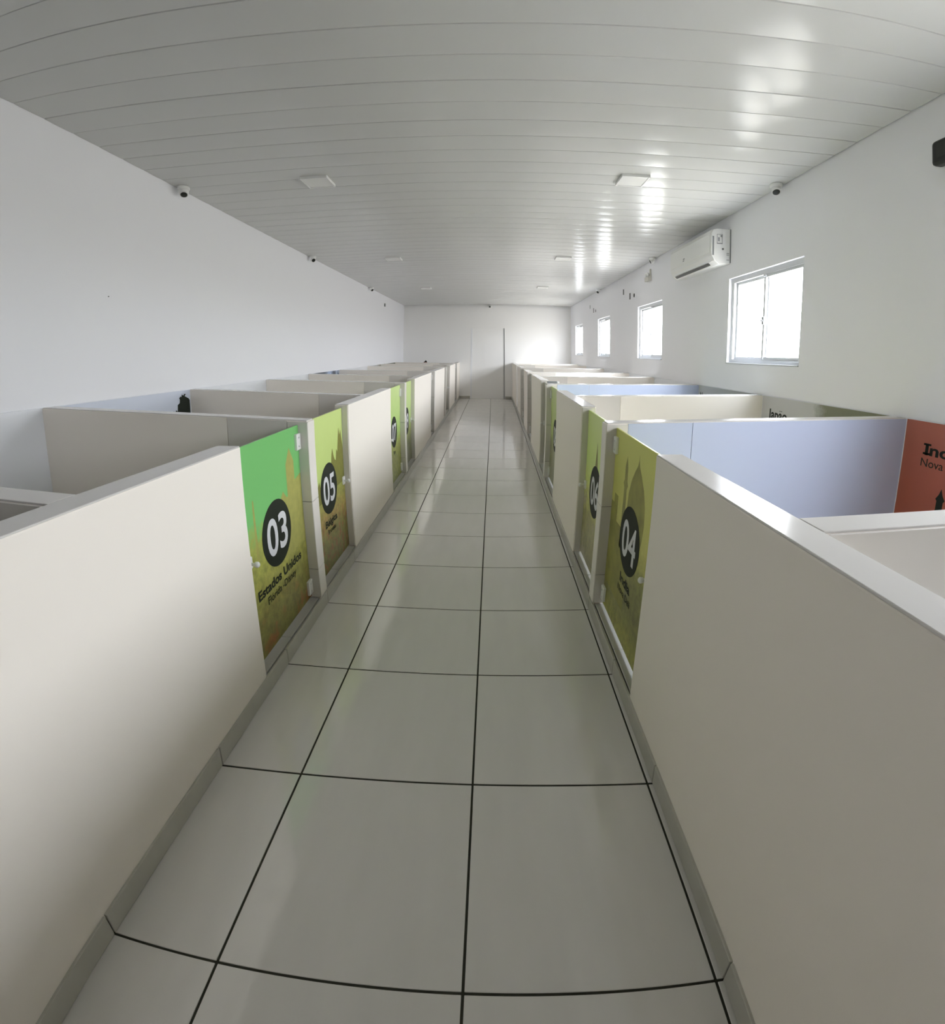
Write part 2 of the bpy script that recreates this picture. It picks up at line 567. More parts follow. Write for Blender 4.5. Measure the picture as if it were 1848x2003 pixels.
def partition(side, y0, y1, label, near_jamb=True, far_jamb=True):
    xa, xb = xbox(side, 0.008, TH)
    r = thing('corridor_partition', ((xa + xb) / 2, (y0 + y1) / 2, 0.0), label, 'partition', 'low walls along the corridor')
    bbox('wall_body', xa, xb, y0, y1, 0.0, HP - 0.004, M_PART, r, 0.004, 2)
    ca, cb = xbox(side, 0.0095, TH - 0.001)
    bbox('cap', ca, cb, y0 + 0.001, y1 - 0.001, HP - 0.006, HP, M_CAP, r, 0.003, 2)
    ja, jb = xbox(side, 0.014, TH - 0.004)
    if near_jamb:
        bbox('jamb_tile', ja, jb, y0 - 0.008, y0 + 0.001, 0.09, HP - 0.008, M_JAMB, r, 0.001, 1)
    if far_jamb:
        bbox('jamb_tile', ja, jb, y1 - 0.001, y1 + 0.008, 0.09, HP - 0.008, M_JAMB, r, 0.001, 1)
    return r

PL = [(YF, 1.66), (3.150, 4.61), (6.155, 7.88), (8.46, 10.13), (11.45, 13.05), (13.80, YB)]
PR = [(YF, 1.612), (3.149, 4.469), (5.997, 7.45), (8.30, 9.30), (10.60, 11.72), (12.38, YB)]
LPL = ['near low cream partition left of the corridor, ending at door 03',
       'low cream partition between door 05 and door 07',
       'low cream partition just beyond door 09 on the left',
       'fourth low partition on the left, beyond the dark door with the blue post',
       'fifth low partition on the left of the corridor, far down',
       'farthest low partition on the left, meeting the back wall']
LPR = ['near low cream partition right of the corridor, ending at door 04',
       'low cream partition between door 06 and door 08',
       'low cream partition just beyond door 08 on the right',
       'fourth low partition on the right of the corridor',
       'fifth low partition on the right of the corridor, far down',
       'farthest low partition on the right, meeting the back wall']
for i, (a, b) in enumerate(PL):
    partition('L', a, b, LPL[i], i > 0, i < len(PL) - 1)
for i, (a, b) in enumerate(PR):
    partition('R', a, b, LPR[i], i > 0, i < len(PR) - 1)

DT = 0.086
def divider(side, yc, post, label, face):
    HW = HWL if side == 'L' else HWR
    wall = WL + 0.010 if side == 'L' else WR - 0.010
    d0 = 0.008 if post else TH
    x0 = fx(side, d0)
    xw = wall
    r = thing('stall_divider', ((x0 + xw) / 2, yc, 0.06), label, 'divider', 'cross walls between the stalls')
    a, b = yc - DT / 2, yc + DT / 2
    t = 0.004
    def slab(name, xa, xb, ya, yb, za, zb, m, w=0.004):    # za / zb: (at xa, at xb)
        v = [(xa, ya, za[0]), (xa, yb, za[0]), (xb, ya, za[1]), (xb, yb, za[1]),
             (xa, ya, zb[0]), (xa, yb, zb[0]), (xb, ya, zb[1]), (xb, yb, zb[1])]
        f = [(0, 1, 3, 2), (4, 6, 7, 5), (0, 4, 5, 1), (2, 3, 7, 6), (0, 2, 6, 4), (1, 5, 7, 3)]
        return bevel(mesh_obj(name, v, f, m, r), w, 2)
    slab('wall_body', x0, xw, a, b, (0.06, 0.06), (HP - t, HW - t), M_PART)
    slab('cap', x0, xw, a + 0.001, b - 0.001, (HP - t - 0.002, HW - t - 0.002), (HP, HW), M_CAP, 0.002)
    # glazed sheets on the face that looks to the camera
    xj = fx(side, 0.48)
    zj = HP + (HW - HP) * abs(xj - x0) / abs(xw - x0)
    xs_ = fx(side, TH + 0.012)
    zs = HP + (HW - HP) * abs(xs_ - x0) / abs(xw - x0)
    g = 0.0015 if side == 'L' else -0.0015
    slab('face_tile', xs_, xj + g, a - 0.006, a + 0.001, (0.06, 0.06), (zs - 0.006, zj - 0.006), M_JAMB if face != 'blue' else M_SKYLIT, 0.001)
    slab('face_tile', xj - g, xw, a - 0.006, a + 0.001, (0.06, 0.06), (zj - 0.006, HW - 0.006), M_SKYLIT if face == 'blue' else M_PART, 0.001)
    if post:
        zz = [0.088, 0.262, 0.655, HP - 0.006]
        xa, xb = xbox(side, 0.0, 0.008)
        ja, jb = xbox(side, 0.002, TH + 0.010)
        ka, kb = xbox(side, 0.004, TH + 0.008)
        boxes('post_grout', [(ka, kb, a - 0.004, b + 0.004, 0.088, HP - 0.010)], M_JOINT, r)
        for z0, z1 in zip(zz[:-1], zz[1:]):
            bbox('post_tile', xa, xb, a - 0.006, b + 0.006, z0 + 0.0015, z1 - 0.0015, M_POST, r, 0.0015, 1)
            bbox('post_tile', ja, jb, a - 0.008, a + 0.001, z0 + 0.0015, z1 - 0.0015, M_JAMB, r, 0.0015, 1)
            bbox('post_tile', ja, jb, b - 0.001, b + 0.008, z0 + 0.0015, z1 - 0.0015, M_JAMB, r, 0.0015, 1)
    return r
LDL = {0.95: 'cross wall joining the near left partition, nearest on the left',
       2.41: 'nearest cross wall with tiled post on the left, at the green door',
       3.89: 'cross wall behind the partition between doors 05 and 07, beside the black silhouette',
       5.42: 'cross wall with tiled post at the lime door numbered 09',
       6.84: 'cross wall in front of the dark blue city picture on the left wall',
       8.36: 'sixth cross wall on the left, ending at the dark door with the blue post',
       10.42: 'seventh cross wall on the left, far down the room',
       12.12: 'eighth cross wall on the left, in front of the dark olive picture',
       13.62: 'farthest cross wall on the left, near the back wall'}
LDR = {0.88: 'cross wall joining the near right partition, below the red picture',
       2.43: 'cross wall with painted-in blue skylight and tiled post between door 04 and door 06',
       3.95: 'cream cross wall right behind the picture lettered Japão',
       5.32: 'cross wall with painted-in blue skylight and post just beyond door 08',
       6.93: 'cream cross wall below the second window from the near end',
       8.30: 'sixth cross wall on the right, far down the room',
       10.30: 'seventh cross wall on the right, below the third window',
       12.35: 'eighth cross wall on the right, far down the room',
       13.60: 'farthest cross wall on the right, near the back wall'}
for yc, lb in LDL.items():
    divider('L', yc, yc in (2.41, 5.42, 8.36, 10.42), lb, 'cream')
for yc, lb in LDR.items():
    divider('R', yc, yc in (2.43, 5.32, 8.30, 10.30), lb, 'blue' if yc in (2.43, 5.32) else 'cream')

# ---- door sills
def sill(i, side, y0, y1):
    xa, xb = xbox(side, 0.020, 0.16)
    root = tag(boxes('trim_%d' % i, [(xa, xb, y0, y1, 0.0, 0.067)], M_GROUT), kind='structure')
    sa, sb = xbox(side, 0.0185, 0.165)
    ym = y0 + (y1 - y0) * 0.42
    bbox('sill_tile', sa, sb, y0 + 0.001, ym - 0.0015, 0.068, 0.082, M_SILL, root, 0.0015, 1)
    bbox('sill_tile', sa, sb, ym + 0.0015, y1 - 0.001, 0.068, 0.082, M_SILL, root, 0.0015, 1)

# ================================================================== STALL DOORS
c = srgb
GREEN, LIME, OLIVE, DOLIVE = c(122, 196, 116), c(206, 226, 140), c(172, 170, 92), c(118, 118, 58)
P03 = print_mat('print_green_sky', [(0.0, c(130, 126, 62)), (0.25, c(140, 136, 66)), (0.45, c(172, 172, 84)), (0.62, c(170, 178, 88)), (0.72, GREEN), (1.0, GREEN)], 9.0, 0.42, (c(158, 96, 52), 11, 0.50, 0.85, 0.24), fine=22)
P05 = print_mat('print_lime_sky', [(0.0, c(112, 112, 58)), (0.30, c(136, 134, 68)), (0.42, c(170, 150, 80)), (0.58, c(160, 164, 80)), (0.66, c(196, 216, 128)), (1.0, LIME)], 6.0, 0.25, (c(166, 92, 60), 22, 0.50, 0.7, 0.42), fine=26)
P07 = print_mat('print_lime_rock', [(0.0, c(176, 182, 80)), (0.30, c(150, 156, 70)), (0.45, c(172, 180, 92)), (0.60, c(180, 216, 120)), (1.0, c(206, 230, 150))], 9.0, 0.30, (c(92, 92, 50), 26, 0.52, 0.8, 0.42), fine=30)
P09 = print_mat('print_lime_ruin', [(0.0, c(118, 120, 92)), (0.35, c(124, 128, 84)), (0.5, c(168, 180, 100)), (0.62, c(196, 222, 146)), (1.0, c(204, 226, 150))], 8.0, 0.25, fine=24)
P04 = print_mat('print_yellow_sky', [(0.0, c(176, 182, 86)), (0.16, c(162, 162, 76)), (0.30, c(124, 124, 64)), (0.50, c(146, 146, 74)), (0.62, c(208, 204, 106)), (1.0, c(214, 216, 116))], 4.0, 0.2, (c(150, 110, 62), 40, 0.52, 0.5, 0.2), fine=24)
P06 = print_mat('print_pale_lime', [(0.0, c(150, 144, 122)), (0.25, c(164, 160, 108)), (0.40, c(170, 166, 100)), (0.55, c(220, 224, 118)), (0.75, c(216, 238, 138)), (1.0, c(220, 238, 152))], 5.0, 0.3, (c(186, 178, 166), 6, 0.52, 0.8, 0.6), fine=18)
P08 = print_mat('print_faded_lime', [(0.0, c(130, 128, 92)), (0.45, c(150, 150, 108)), (0.6, c(196, 212, 128)), (1.0, c(200, 216, 140))], 7.0, 0.3)
PDK = print_mat('print_dark_scene', [(0.0, c(120, 118, 96)), (0.30, c(112, 110, 84)), (0.55, c(90, 92, 70)), (0.7, c(170, 170, 160)), (1.0, c(176, 178, 176))], 7.0, 0.4)
PGR = print_mat('print_grey_scene', [(0.0, c(122, 118, 100)), (0.5, c(140, 136, 120)), (1.0, c(176, 174, 164))], 6.0, 0.3)
M_SHAPE_GREEN = mat('olive_print_shape', c(150, 150, 72), 0.4, 0.3, var=0.35, scale=18)
M_SHAPE_TREE = mat('olive_tree_print', c(140, 140, 66), 0.4, 0.3, var=0.4, scale=40)
M_SHAPE_DOME = mat('dark_olive_dome_print', c(176, 172, 88), 0.4, 0.3, var=0.45, scale=14, col2=c(120, 118, 66))
M_SHAPE_TOWER = mat('pale_olive_tower_print', c(186, 184, 104), 0.4, 0.3, var=0.35, scale=26)
M_ROUGHRED = mat('brown_red_print', c(150, 92, 52), 0.5, 0.3, var=0.4, scale=30)

GD = 0.055                                                # glass sits this far behind the corridor face
sill_n = [0]
def door(side, y0, y1, number, label, pm_, hinge_far=True, title=None, sub=None, shapes=(), disc=True, knob=True, group='printed glass doors along the corridor'):
    sgn = 1 if side == 'L' else -1                         # reading direction along Y
    xf = fx(side, GD)
    z0, z1 = 0.098, HP - 0.022
    sill_n[0] += 1
    sill(sill_n[0], side, y0, y1)
    yc = (y0 + y1) / 2
    r = thing('stall_door', (xf, yc, z0), label, 'door', group)
    ga, gb = xbox(side, GD, GD + 0.010)
    bbox('panel', ga, gb, y0 + 0.012, y1 - 0.012, z0, z1, pm_, r, 0.0015, 1, origin=((ga + gb) / 2, yc, 0.0))
    def frame(u, v, d):                                    # u along reading, v up, d towards the viewer
        return (xf + (d if side == 'L' else -d), yc + sgn * u, v)
    hw = (y1 - y0) / 2 - 0.014
    for nm, pts, m in shapes:
        poly(nm, [(max(-hw, min(hw, a)), b) for a, b in pts], frame, m, r)
    if disc:
        n = 40
        cz = 0.608
        prism('number_disc', [(0.160 * math.cos(2 * math.pi * i / n), cz + 0.160 * math.sin(2 * math.pi * i / n)) for i in range(n)], frame, 0.0005, 0.0012, M_INK, r)
    if number:
        text('number', number, frame, -0.112, 0.520, 0.224, 0.172, M_WHITEINK, r, 0.018, thick=0.0018)
    if title:
        t, w, h, zt = title
        text('country_name', t, frame, -w / 2, zt, w, h, M_INK, r, 0.032, thick=0.0012)
    if sub:
        t, w, h, zt = sub
        text('city_name', t, frame, -w / 2, zt, w, h, M_INK, r, 0.016, thick=0.0012)
    # hinges on the post side
    yh = y1 if (hinge_far) else y0
    hs = -1 if hinge_far else 1
    for zc in (0.985, 0.165):
        a, b = sorted((yh + hs * 0.012, yh + hs * 0.068))
        xa, xb = xbox(side, GD - 0.014, GD + 0.020)
        h = bbox('hinge', xa, xb, a, b, zc - 0.042, zc + 0.042, M_PLAST, r, 0.004, 2)
        for dz in (-0.022, 0.022):
            lathe('screw', [(0.004, 0), (0.004, 0.002)], (fx(side, GD - 0.014), (a + b) / 2, zc + dz), (1 if side == 'L' else -1, 0, 0), M_STEEL, h, 8)
    if knob:
        yk = (y0 + 0.055) if hinge_far else (y1 - 0.045)
        kx = 1 if side == 'L' else -1
        p = bbox('lock', *xbox(side, GD - 0.010, GD + 0.022), yk - 0.022, yk + 0.022, 0.553, 0.607, M_PLAST, r, 0.005, 2)
        lathe('knob', [(0.006, 0.0), (0.007, 0.018), (0.012, 0.022), (0.013, 0.034), (0.008, 0.040)], (fx(side, GD - 0.010), yk, 0.580), (kx, 0, 0), M_PLAST, p, 16)
    return r

def spire(x, zb, zt, w):
    return [(x - w, zb), (x - w * 0.7, zb + (zt - zb) * 0.35), (x, zt), (x + w * 0.7, zb + (zt - zb) * 0.35), (x + w, zb)]

def jagged(x0, x1, zb, heights):
    n = len(heights)
    return [(x0, zb)] + [(x0 + (x1 - x0) * i / (n - 1), h) for i, h in enumerate(heights)] + [(x1, zb)]

def dome(x, zb, zt, w):
    pts = [(x - w * 0.78, zb)]
    prof = [(1.0, 0.18), (1.08, 0.34), (1.0, 0.52), (0.74, 0.68), (0.38, 0.80), (0.12, 0.87), (0.03, 0.93), (0.0, 1.0)]
    pts += [(x - w * a, zb + (zt - zb) * b) for a, b in prof]
    pts += [(x + w * a, zb + (zt - zb) * b) for a, b in reversed(prof[:-1])]
    pts += [(x + w * 0.78, zb)]
    return pts

# left row
door('L', 1.66, 2.367, '03', 'green printed glass door with the number 03, nearest on the left', P03, True,
     ('Estados Unidos', 0.50, 0.046, 0.375), ('Flórida -Disney', 0.335, 0.036, 0.318),
     (('printed_building', [(0.06, 0.45), (0.06, 0.74), (0.10, 0.78), (0.14, 0.74), (0.155, 0.74), (0.155, 0.90), (0.205, 0.975), (0.255, 0.90), (0.255, 0.80), (0.338, 0.82), (0.338, 0.45)], M_SHAPE_TOWER),
      ('printed_mast', [(-0.222, 0.55), (-0.216, 0.82), (-0.21, 0.83), (-0.204, 0.82), (-0.196, 0.55)], M_SHAPE_TOWER)))
door('L', 2.453, 3.150, '05', 'lime printed glass door with number 05 and dark trees', P05, False,
     ('Bélgica', 0.235, 0.044, 0.378), ('Bruxelas', 0.16, 0.030, 0.328),
     (('printed_trees', jagged(0.02, 0.335, 0.58, [0.70, 0.74, 0.72, 0.80, 0.84, 0.79, 0.76, 0.75, 0.82, 0.80, 0.88, 0.95, 0.90, 0.93, 0.86, 0.80]), M_SHAPE_TREE),
      ('printed_trees', jagged(-0.335, -0.14, 0.55, [0.70, 0.77, 0.74, 0.72, 0.66, 0.69, 0.62]), M_SHAPE_TREE)))
door('L', 4.61, 5.377, '07', 'lime printed glass door with the number 07', P07, True, ('Peru', 0.12, 0.042, 0.378))
door('L', 5.463, 6.155, '09', 'lime printed glass door with the number 09', P09, False)
door('L', 7.88, 8.317, None, 'dark printed glass door beyond the door numbered 09', PDK, True, None, None, (), True, False, 'far glass doors')
door('L', 10.13, 10.377, None, 'narrow far door left of the corridor, nearer of a pair', PGR, True, None, None, (), False, False, 'far glass doors')
door('L', 10.463, 11.45, None, 'far grey door left of the corridor, farther of a pair', PGR, False, None, None, (), False, True, 'far glass doors')
door('L', 13.05, 13.80, None, 'last grey door on the left before the back wall', PGR, True, None, None, (), False, True, 'far glass doors')
# right row (u runs towards the camera)
door('R', 1.612, 2.387, '04', 'yellow-green printed glass door with the number 04 and a dome', P04, True,
     ('India', 0.175, 0.046, 0.378), ('Nova Deli', 0.215, 0.034, 0.322),
     (('printed_dome', dome(0.05, 0.60, 1.02, 0.125), M_SHAPE_DOME),
      ('printed_tower', [(-0.165, 0.52), (-0.16, 0.82), (-0.175, 0.84), (-0.16, 0.86), (-0.16, 0.92), (-0.135, 0.975), (-0.115, 0.92), (-0.115, 0.86), (-0.10, 0.84), (-0.115, 0.82), (-0.11, 0.52)], M_SHAPE_DOME),
      ('printed_wall', [(-0.375, 0.25), (-0.375, 0.70), (-0.32, 0.70), (-0.32, 0.75), (-0.25, 0.75), (-0.25, 0.62), (0.0, 0.62), (0.0, 0.25)], M_SHAPE_DOME)))
door('R', 2.473, 3.149, '06', 'pale lime printed glass door with the number 06', P06, False, None, None,
     (('printed_mast', [(-0.05, 0.70), (-0.012, 0.86), (0.0, 0.92), (0.012, 0.86), (0.05, 0.70)], M_SHAPE_GREEN),))
door('R', 4.469, 5.277, '08', 'faded lime printed glass door with the number 08', P08, True)
door('R', 5.363, 5.997, None, 'glass door next to the post beyond door 08', PGR, False, None, None, (), False, True, 'far glass doors')
door('R', 7.45, 8.257, None, 'glass door with a black disc farther than door 08', PGR, True, None, None, (), True, False, 'far glass doors')
door('R', 9.30, 10.257, None, 'far grey door right of the corridor, nearer of a pair', PGR, True, None, None, (), False, True, 'far glass doors')
door('R', 10.343, 10.60, None, 'narrow far door right of the corridor, farther of a pair', PGR, False, None, None, (), False, False, 'far glass doors')
door('R', 11.72, 12.307, None, 'last grey door on the right before the back wall', PGR, True, None, None, (), False, False, 'far glass doors')

# ================================================================== PICTURES ON THE WALLS OF THE STALLS
def sheet(name, side, y0, y1, z0, z1, m, label, cat='picture'):
    x = WL + 0.010 if side == 'L' else WR - 0.010
    s = 1 if side == 'L' else -1
    xa, xb = sorted((x + s * 0.0002, x + s * 0.0015))
    yc = (y0 + y1) / 2
    o = boxes(name, [(xa, xb, y0, y1, z0, z1)], m, None, origin=((xa + xb) / 2, yc, z0))
    tag(o, label, cat, 'pictures on the stall walls')
    def frame(u, v, d):
        return (x + s * (0.0016 + d), yc + s * u, v)
    return o, frame

MRED = print_mat('print_brick_red', [(0.0, c(134, 72, 54)), (0.4, c(162, 88, 66)), (0.7, c(168, 92, 72)), (1.0, c(174, 104, 86))], 2.0, 0.2, rough=0.4)
o, fr = sheet('wall_picture', 'R', 0.96, 2.374, 0.08, HWR - 0.004, MRED, 'brick red wall picture with black lettering at the right edge')
# letters and tower stand at the far end of the sheet, u grows towards the camera
text('country_name', 'India', fr, -0.565, 0.958, 0.235, 0.060, M_INK, o, 0.03, extra=[(-0.012, 0.034, 0.0, 0.011), (-0.012, 0.034, 0.050, 0.061)])
text('city_name', 'Nova', fr, -0.582, 0.893, 0.140, 0.044, M_INK, o, 0.006)
text('city_name', 'Deli', fr, -0.420, 0.893, 0.100, 0.044, M_INK, o, 0.006)
poly('printed_minaret', [(-0.468, 0.08), (-0.452, 0.64), (-0.47, 0.66), (-0.45, 0.68), (-0.45, 0.73), (-0.458, 0.74), (-0.442, 0.765), (-0.43, 0.80), (-0.418, 0.765), (-0.402, 0.74), (-0.41, 0.73), (-0.41, 0.68), (-0.39, 0.66), (-0.408, 0.64), (-0.392, 0.08)], fr, M_INK, o)
poly('printed_roof', [(-0.64, 0.08), (-0.64, 0.50), (-0.61, 0.56), (-0.57, 0.52), (-0.50, 0.50), (-0.50, 0.08)], fr, M_INK, o)
MJAP = print_mat('print_grey_cloud', [(-0.70, c(112, 114, 92)), (-0.12, c(118, 120, 98)), (0.02, c(186, 187, 186)), (0.70, c(194, 194, 194))], 7.0, 0.30, rough=0.4, axis='Y')
o, fr = sheet('wall_picture', 'R', 2.485, 3.895, 0.08, HWR - 0.004, MJAP, 'grey and dark olive wall picture lettered Japão')
text('country_name', 'Japão', fr, -0.60, 0.955, 0.27, 0.080, M_INK, o, 0.03)
text('city_name', 'Tóquio', fr, -0.59, 0.88, 0.22, 0.050, M_INK, o, 0.0)
MNE = print_mat('print_grey_fade', [(-0.70, c(140, 142, 130)), (0.0, c(160, 162, 160)), (0.70, c(190, 191, 192))], 3.0, 0.10, rough=0.4, axis='Y')
o, fr = sheet('wall_picture', 'R', 4.005, 5.265, 0.08, HWR - 0.004, MNE, 'grey fading wall picture behind the Japão stall')
text('country_name', 'N', fr, -0.58, 0.985, 0.065, 0.075, M_INK, o, 0.022)
# left wall: black silhouette and far pictures
MSIL = print_mat('print_pale_sheet', [(0.0, c(206, 208, 212)), (1.0, c(200, 206, 220))], 2.0, 0.1, rough=0.3)
o, fr = sheet('wall_picture', 'L', 2.465, 3.835, 0.08, HW - 0.004, MSIL, 'pale wall picture with a ragged black silhouette on the left wall')
sil = [(0.40, 0.08), (0.40, 0.94), (0.42, 0.97), (0.445, 0.985), (0.455, 0.965), (0.475, 0.99), (0.495, 0.975), (0.50, 1.03), (0.53, 1.045), (0.535, 1.075), (0.525, 1.085), (0.545, 1.10), (0.56, 1.095), (0.565, 1.115), (0.59, 1.105), (0.60, 1.118), (0.625, 1.115), (0.605, 1.098), (0.625, 1.09), (0.66, 1.075), (0.675, 1.06), (0.68, 0.08)]
poly('printed_silhouette', sil, fr, M_INK, o)
poly('printed_silhouette', [(0.10, 0.90), (0.10, 0.985), (0.118, 0.995), (0.13, 0.98), (0.13, 0.90)], fr, M_INK, o)
MCITY = print_mat('print_blue_city', [(-0.70, c(60, 66, 60)), (-0.1, c(74, 84, 92)), (0.2, c(160, 176, 206)), (0.40, c(58, 66, 78)), (0.55, c(180, 192, 214)), (0.70, c(96, 108, 130))], 9.0, 0.5, rough=0.4, axis='Y')
sheet('wall_picture', 'L', 6.90, 8.30, 0.08, HW - 0.004, MCITY, 'dark picture with pale blue patches on the left wall')
MFAR = print_mat('print_far_grey', [(-0.80, c(180, 184, 188)), (0.0, c(176, 178, 176)), (0.35, c(110, 100, 82)), (0.5, c(186, 184, 176)), (0.80, c(190, 190, 184))], 6.0, 0.35, rough=0.4, axis='Y')
sheet('wall_picture', 'L', 10.48, 12.06, 0.08, HW - 0.004, MFAR, 'pale far picture with a small brown patch on the left wall')
MOLV = print_mat('print_far_olive', [(0.0, c(84, 86, 66)), (1.0, c(100, 102, 80))], 4.0, 0.3, rough=0.5)
sheet('wall_picture', 'L', 12.18, 13.56, 0.08, HW - 0.004, MOLV, 'dark olive far picture on the left wall near the back corner')

# small red and black pennant shape on the back wall, just above the last divider
pb = thing('wall_sticker', (-1.98, YB - 0.002, 1.02), 'tiny red and black peaked sticker on the back wall above the left stalls', 'sticker')
def fb(u, v, d):
    return (-1.98 + u, YB - 0.0006 - d, v)
prism('black_peak', [(-0.055, 1.10), (0.055, 1.10), (0.045, 1.13), (0.015, 1.165), (-0.01, 1.14)], fb, 0.0, 0.0014, M_INK, pb)
prism('red_band', [(-0.06, 1.02), (0.06, 1.02), (0.055, 1.10), (-0.055, 1.10)], fb, 0.0, 0.0014, mat('red_ink', c(190, 60, 40), 0.5), pb)

# ================================================================== FIXTURES
# ---- ceiling panels
LIGHTS = [(-1.435, 3.835, 'square ceiling panel nearest on the left'), (1.130, 3.835, 'square ceiling panel nearest on the right'),
          (-1.480, 7.26, 'middle square ceiling panel on the left'), (1.045, 7.20, 'middle square ceiling panel on the right'),
          (-1.455, 10.80, 'far square ceiling panel on the left'), (1.080, 10.55, 'far square ceiling panel on the right')]
first = None
for x, y, lb in LIGHTS:
    r = thing('ceiling_light', (x, y, HC), 'switched-off ' + lb, 'light', 'flat square ceiling lights')
    if first is None:
        h, t = 0.113, 0.022
        fr_ = boxes('frame', [(x - h, x + h, y - h, y - h + 0.012, HC - t, HC - 0.0005), (x - h, x + h, y + h - 0.012, y + h, HC - t, HC - 0.0005),
                              (x - h, x - h + 0.012, y - h + 0.012, y + h - 0.012, HC - t, HC - 0.0005), (x + h - 0.012, x + h, y - h + 0.012, y + h - 0.012, HC - t, HC - 0.0005)], M_PLAST, r)
        df = bbox('diffuser', x - h + 0.012, x + h - 0.012, y - h + 0.012, y + h - 0.012, HC - t + 0.003, HC - 0.006, M_DIFF, r, 0.002, 1)
        first = (fr_, df, x, y)
    else:
        for p in first[:2]:
            cp = p.copy(); COL.objects.link(cp); cp.parent = r; cp.location = p.location.copy()

# ---- turret cameras under the ceiling
def turret(x, y, look, label, z=None, up_axis=(0, 0, -1)):
    z = HC if z is None else z
    r = thing('security_camera', (x, y, z), label, 'camera', 'small dome cameras near the ceiling')
    lathe('base', [(0.046, 0.0005), (0.050, 0.006), (0.050, 0.022), (0.044, 0.030)], (x, y, z), up_axis, M_PLAST, r, 24)
    d = Vector(look).normalized()
    cpt = Vector((x, y, z)) + Vector(up_axis) * 0.046
    prof = [(0.041 * math.sin(a), -0.041 * math.cos(a)) for a in [0.15 + i * 0.27 for i in range(8)]]
    prof += [(0.036, 0.026), (0.034, 0.030)]
    hd = lathe('head', prof, cpt, d, M_PLAST, r, 24)
    lathe('lens', [(0.028, 0.0), (0.028, 0.006), (0.018, 0.009)], cpt + d * 0.0275, d, M_BLACK, hd, 20)
turret(WL + 0.075, 3.74, (0.35, -0.35, -0.87), 'white dome camera on the left, nearest above the stalls')
turret(WL + 0.070, 6.80, (0.6, -0.5, -0.6), 'white dome camera on the left, middle one of the row')
turret(WL + 0.070, 10.40, (0.6, -0.5, -0.6), 'white dome camera on the left, farthest of the row')
turret(WR - 0.075, 3.72, (-0.25, -0.45, -0.86), 'white dome camera nearest on the right, before the air conditioner')
turret(WR - 0.070, 6.86, (-0.85, 0.2, -0.45), 'white dome camera on the right just past the air conditioner')
turret(WR - 0.070, 10.55, (-0.6, -0.5, -0.6), 'white dome camera on the right, farthest of the row')
turret(-0.075, YB - 0.002, (0.0, -0.75, -0.65), 'white camera with black lens at the top of the back wall', HC - 0.06, (0, -1, 0))

# ---- air conditioner
def ac():
    y0, y1 = 4.62, 5.76
    r = thing('air_conditioner', (WR, (y0 + y1) / 2, 2.39), 'white split air conditioner high on the right wall above the first window', 'air conditioner')
    prof = [(0.0, 2.395), (0.125, 2.382), (0.172, 2.418), (0.203, 2.470), (0.208, 2.520), (0.204, 2.690), (0.186, 2.728), (0.150, 2.738), (0.0, 2.738)]
    fr = lambda u, v, d: (WR - u, d, v)
    body = prism('body', prof, fr, y0, y1, M_PLAST, r)
    bevel(body, 0.006, 2)
    fp = [(0.209, 2.500), (0.212, 2.525), (0.208, 2.690), (0.190, 2.731), (0.186, 2.728), (0.204, 2.688), (0.207, 2.525), (0.204, 2.500)]
    prism('front_panel', fp, fr, y0 + 0.030, y1 - 0.030, M_PLAST, r)
    prism('louver', [(0.200, 2.482), (0.206, 2.478), (0.176, 2.424), (0.170, 2.428)], fr, y0 + 0.06, y1 - 0.06, M_ALU, r)
    prism('air_slot', [(0.150, 2.395), (0.170, 2.412), (0.176, 2.410), (0.153, 2.389)], fr, y0 + 0.14, y1 - 0.08, M_BLACK, r)
    boxes('panel_seam', [(WR - 0.198, WR - 0.180, y0 - 0.0012, y0 + 0.001, 2.47, 2.66)], M_GREYP, r)
    st = boxes('side_label', [(WR - 0.150, WR - 0.090, y0 - 0.0016, y0 - 0.0002, 2.585, 2.680)], M_PLAST, r)
    ln = [(WR - 0.150, WR - 0.090, y0 - 0.0022, y0 - 0.0014, 2.677, 2.681), (WR - 0.150, WR - 0.146, y0 - 0.0022, y0 - 0.0014, 2.585, 2.68), (WR - 0.094, WR - 0.090, y0 - 0.0022, y0 - 0.0014, 2.585, 2.68),
          (WR - 0.150, WR - 0.090, y0 - 0.0022, y0 - 0.0014, 2.585, 2.594), (WR - 0.112, WR - 0.096, y0 - 0.0022, y0 - 0.0014, 2.655, 2.672), (WR - 0.138, WR - 0.122, y0 - 0.0022, y0 - 0.0014, 2.61, 2.65)]
    boxes('label_print', ln, M_GREYP, st)
    lathe('drain_cap', [(0.010, 0), (0.010, 0.003)], (WR - 0.085, y0, 2.535), (0, -1, 0), M_GREYP, r, 14)
    for a in (2.425, 2.475, 2.490):
        boxes('vent_mark', [(WR - 0.045, WR - 0.018, y0 - 0.0016, y0 + 0.001, a, a + 0.006)], M_GREYP, r)
    boxes('back_plate', [(WR - 0.010, WR - 0.0002, y0 - 0.004, y1 + 0.004, 2.40, 2.735)], M_GREYP, r)
    boxes('front_badge', [(WR - 0.2125, WR - 0.2085, 5.30, 5.345, 2.552, 2.566), (WR - 0.2125, WR - 0.2085, 5.31, 5.35, 2.532, 2.545)], M_GREYP, r)
    boxes('side_vent', [(WR - 0.19, WR - 0.16, y1 - 0.001, y1 + 0.002, 2.50, 2.66)], M_BEIGE, r)
ac()

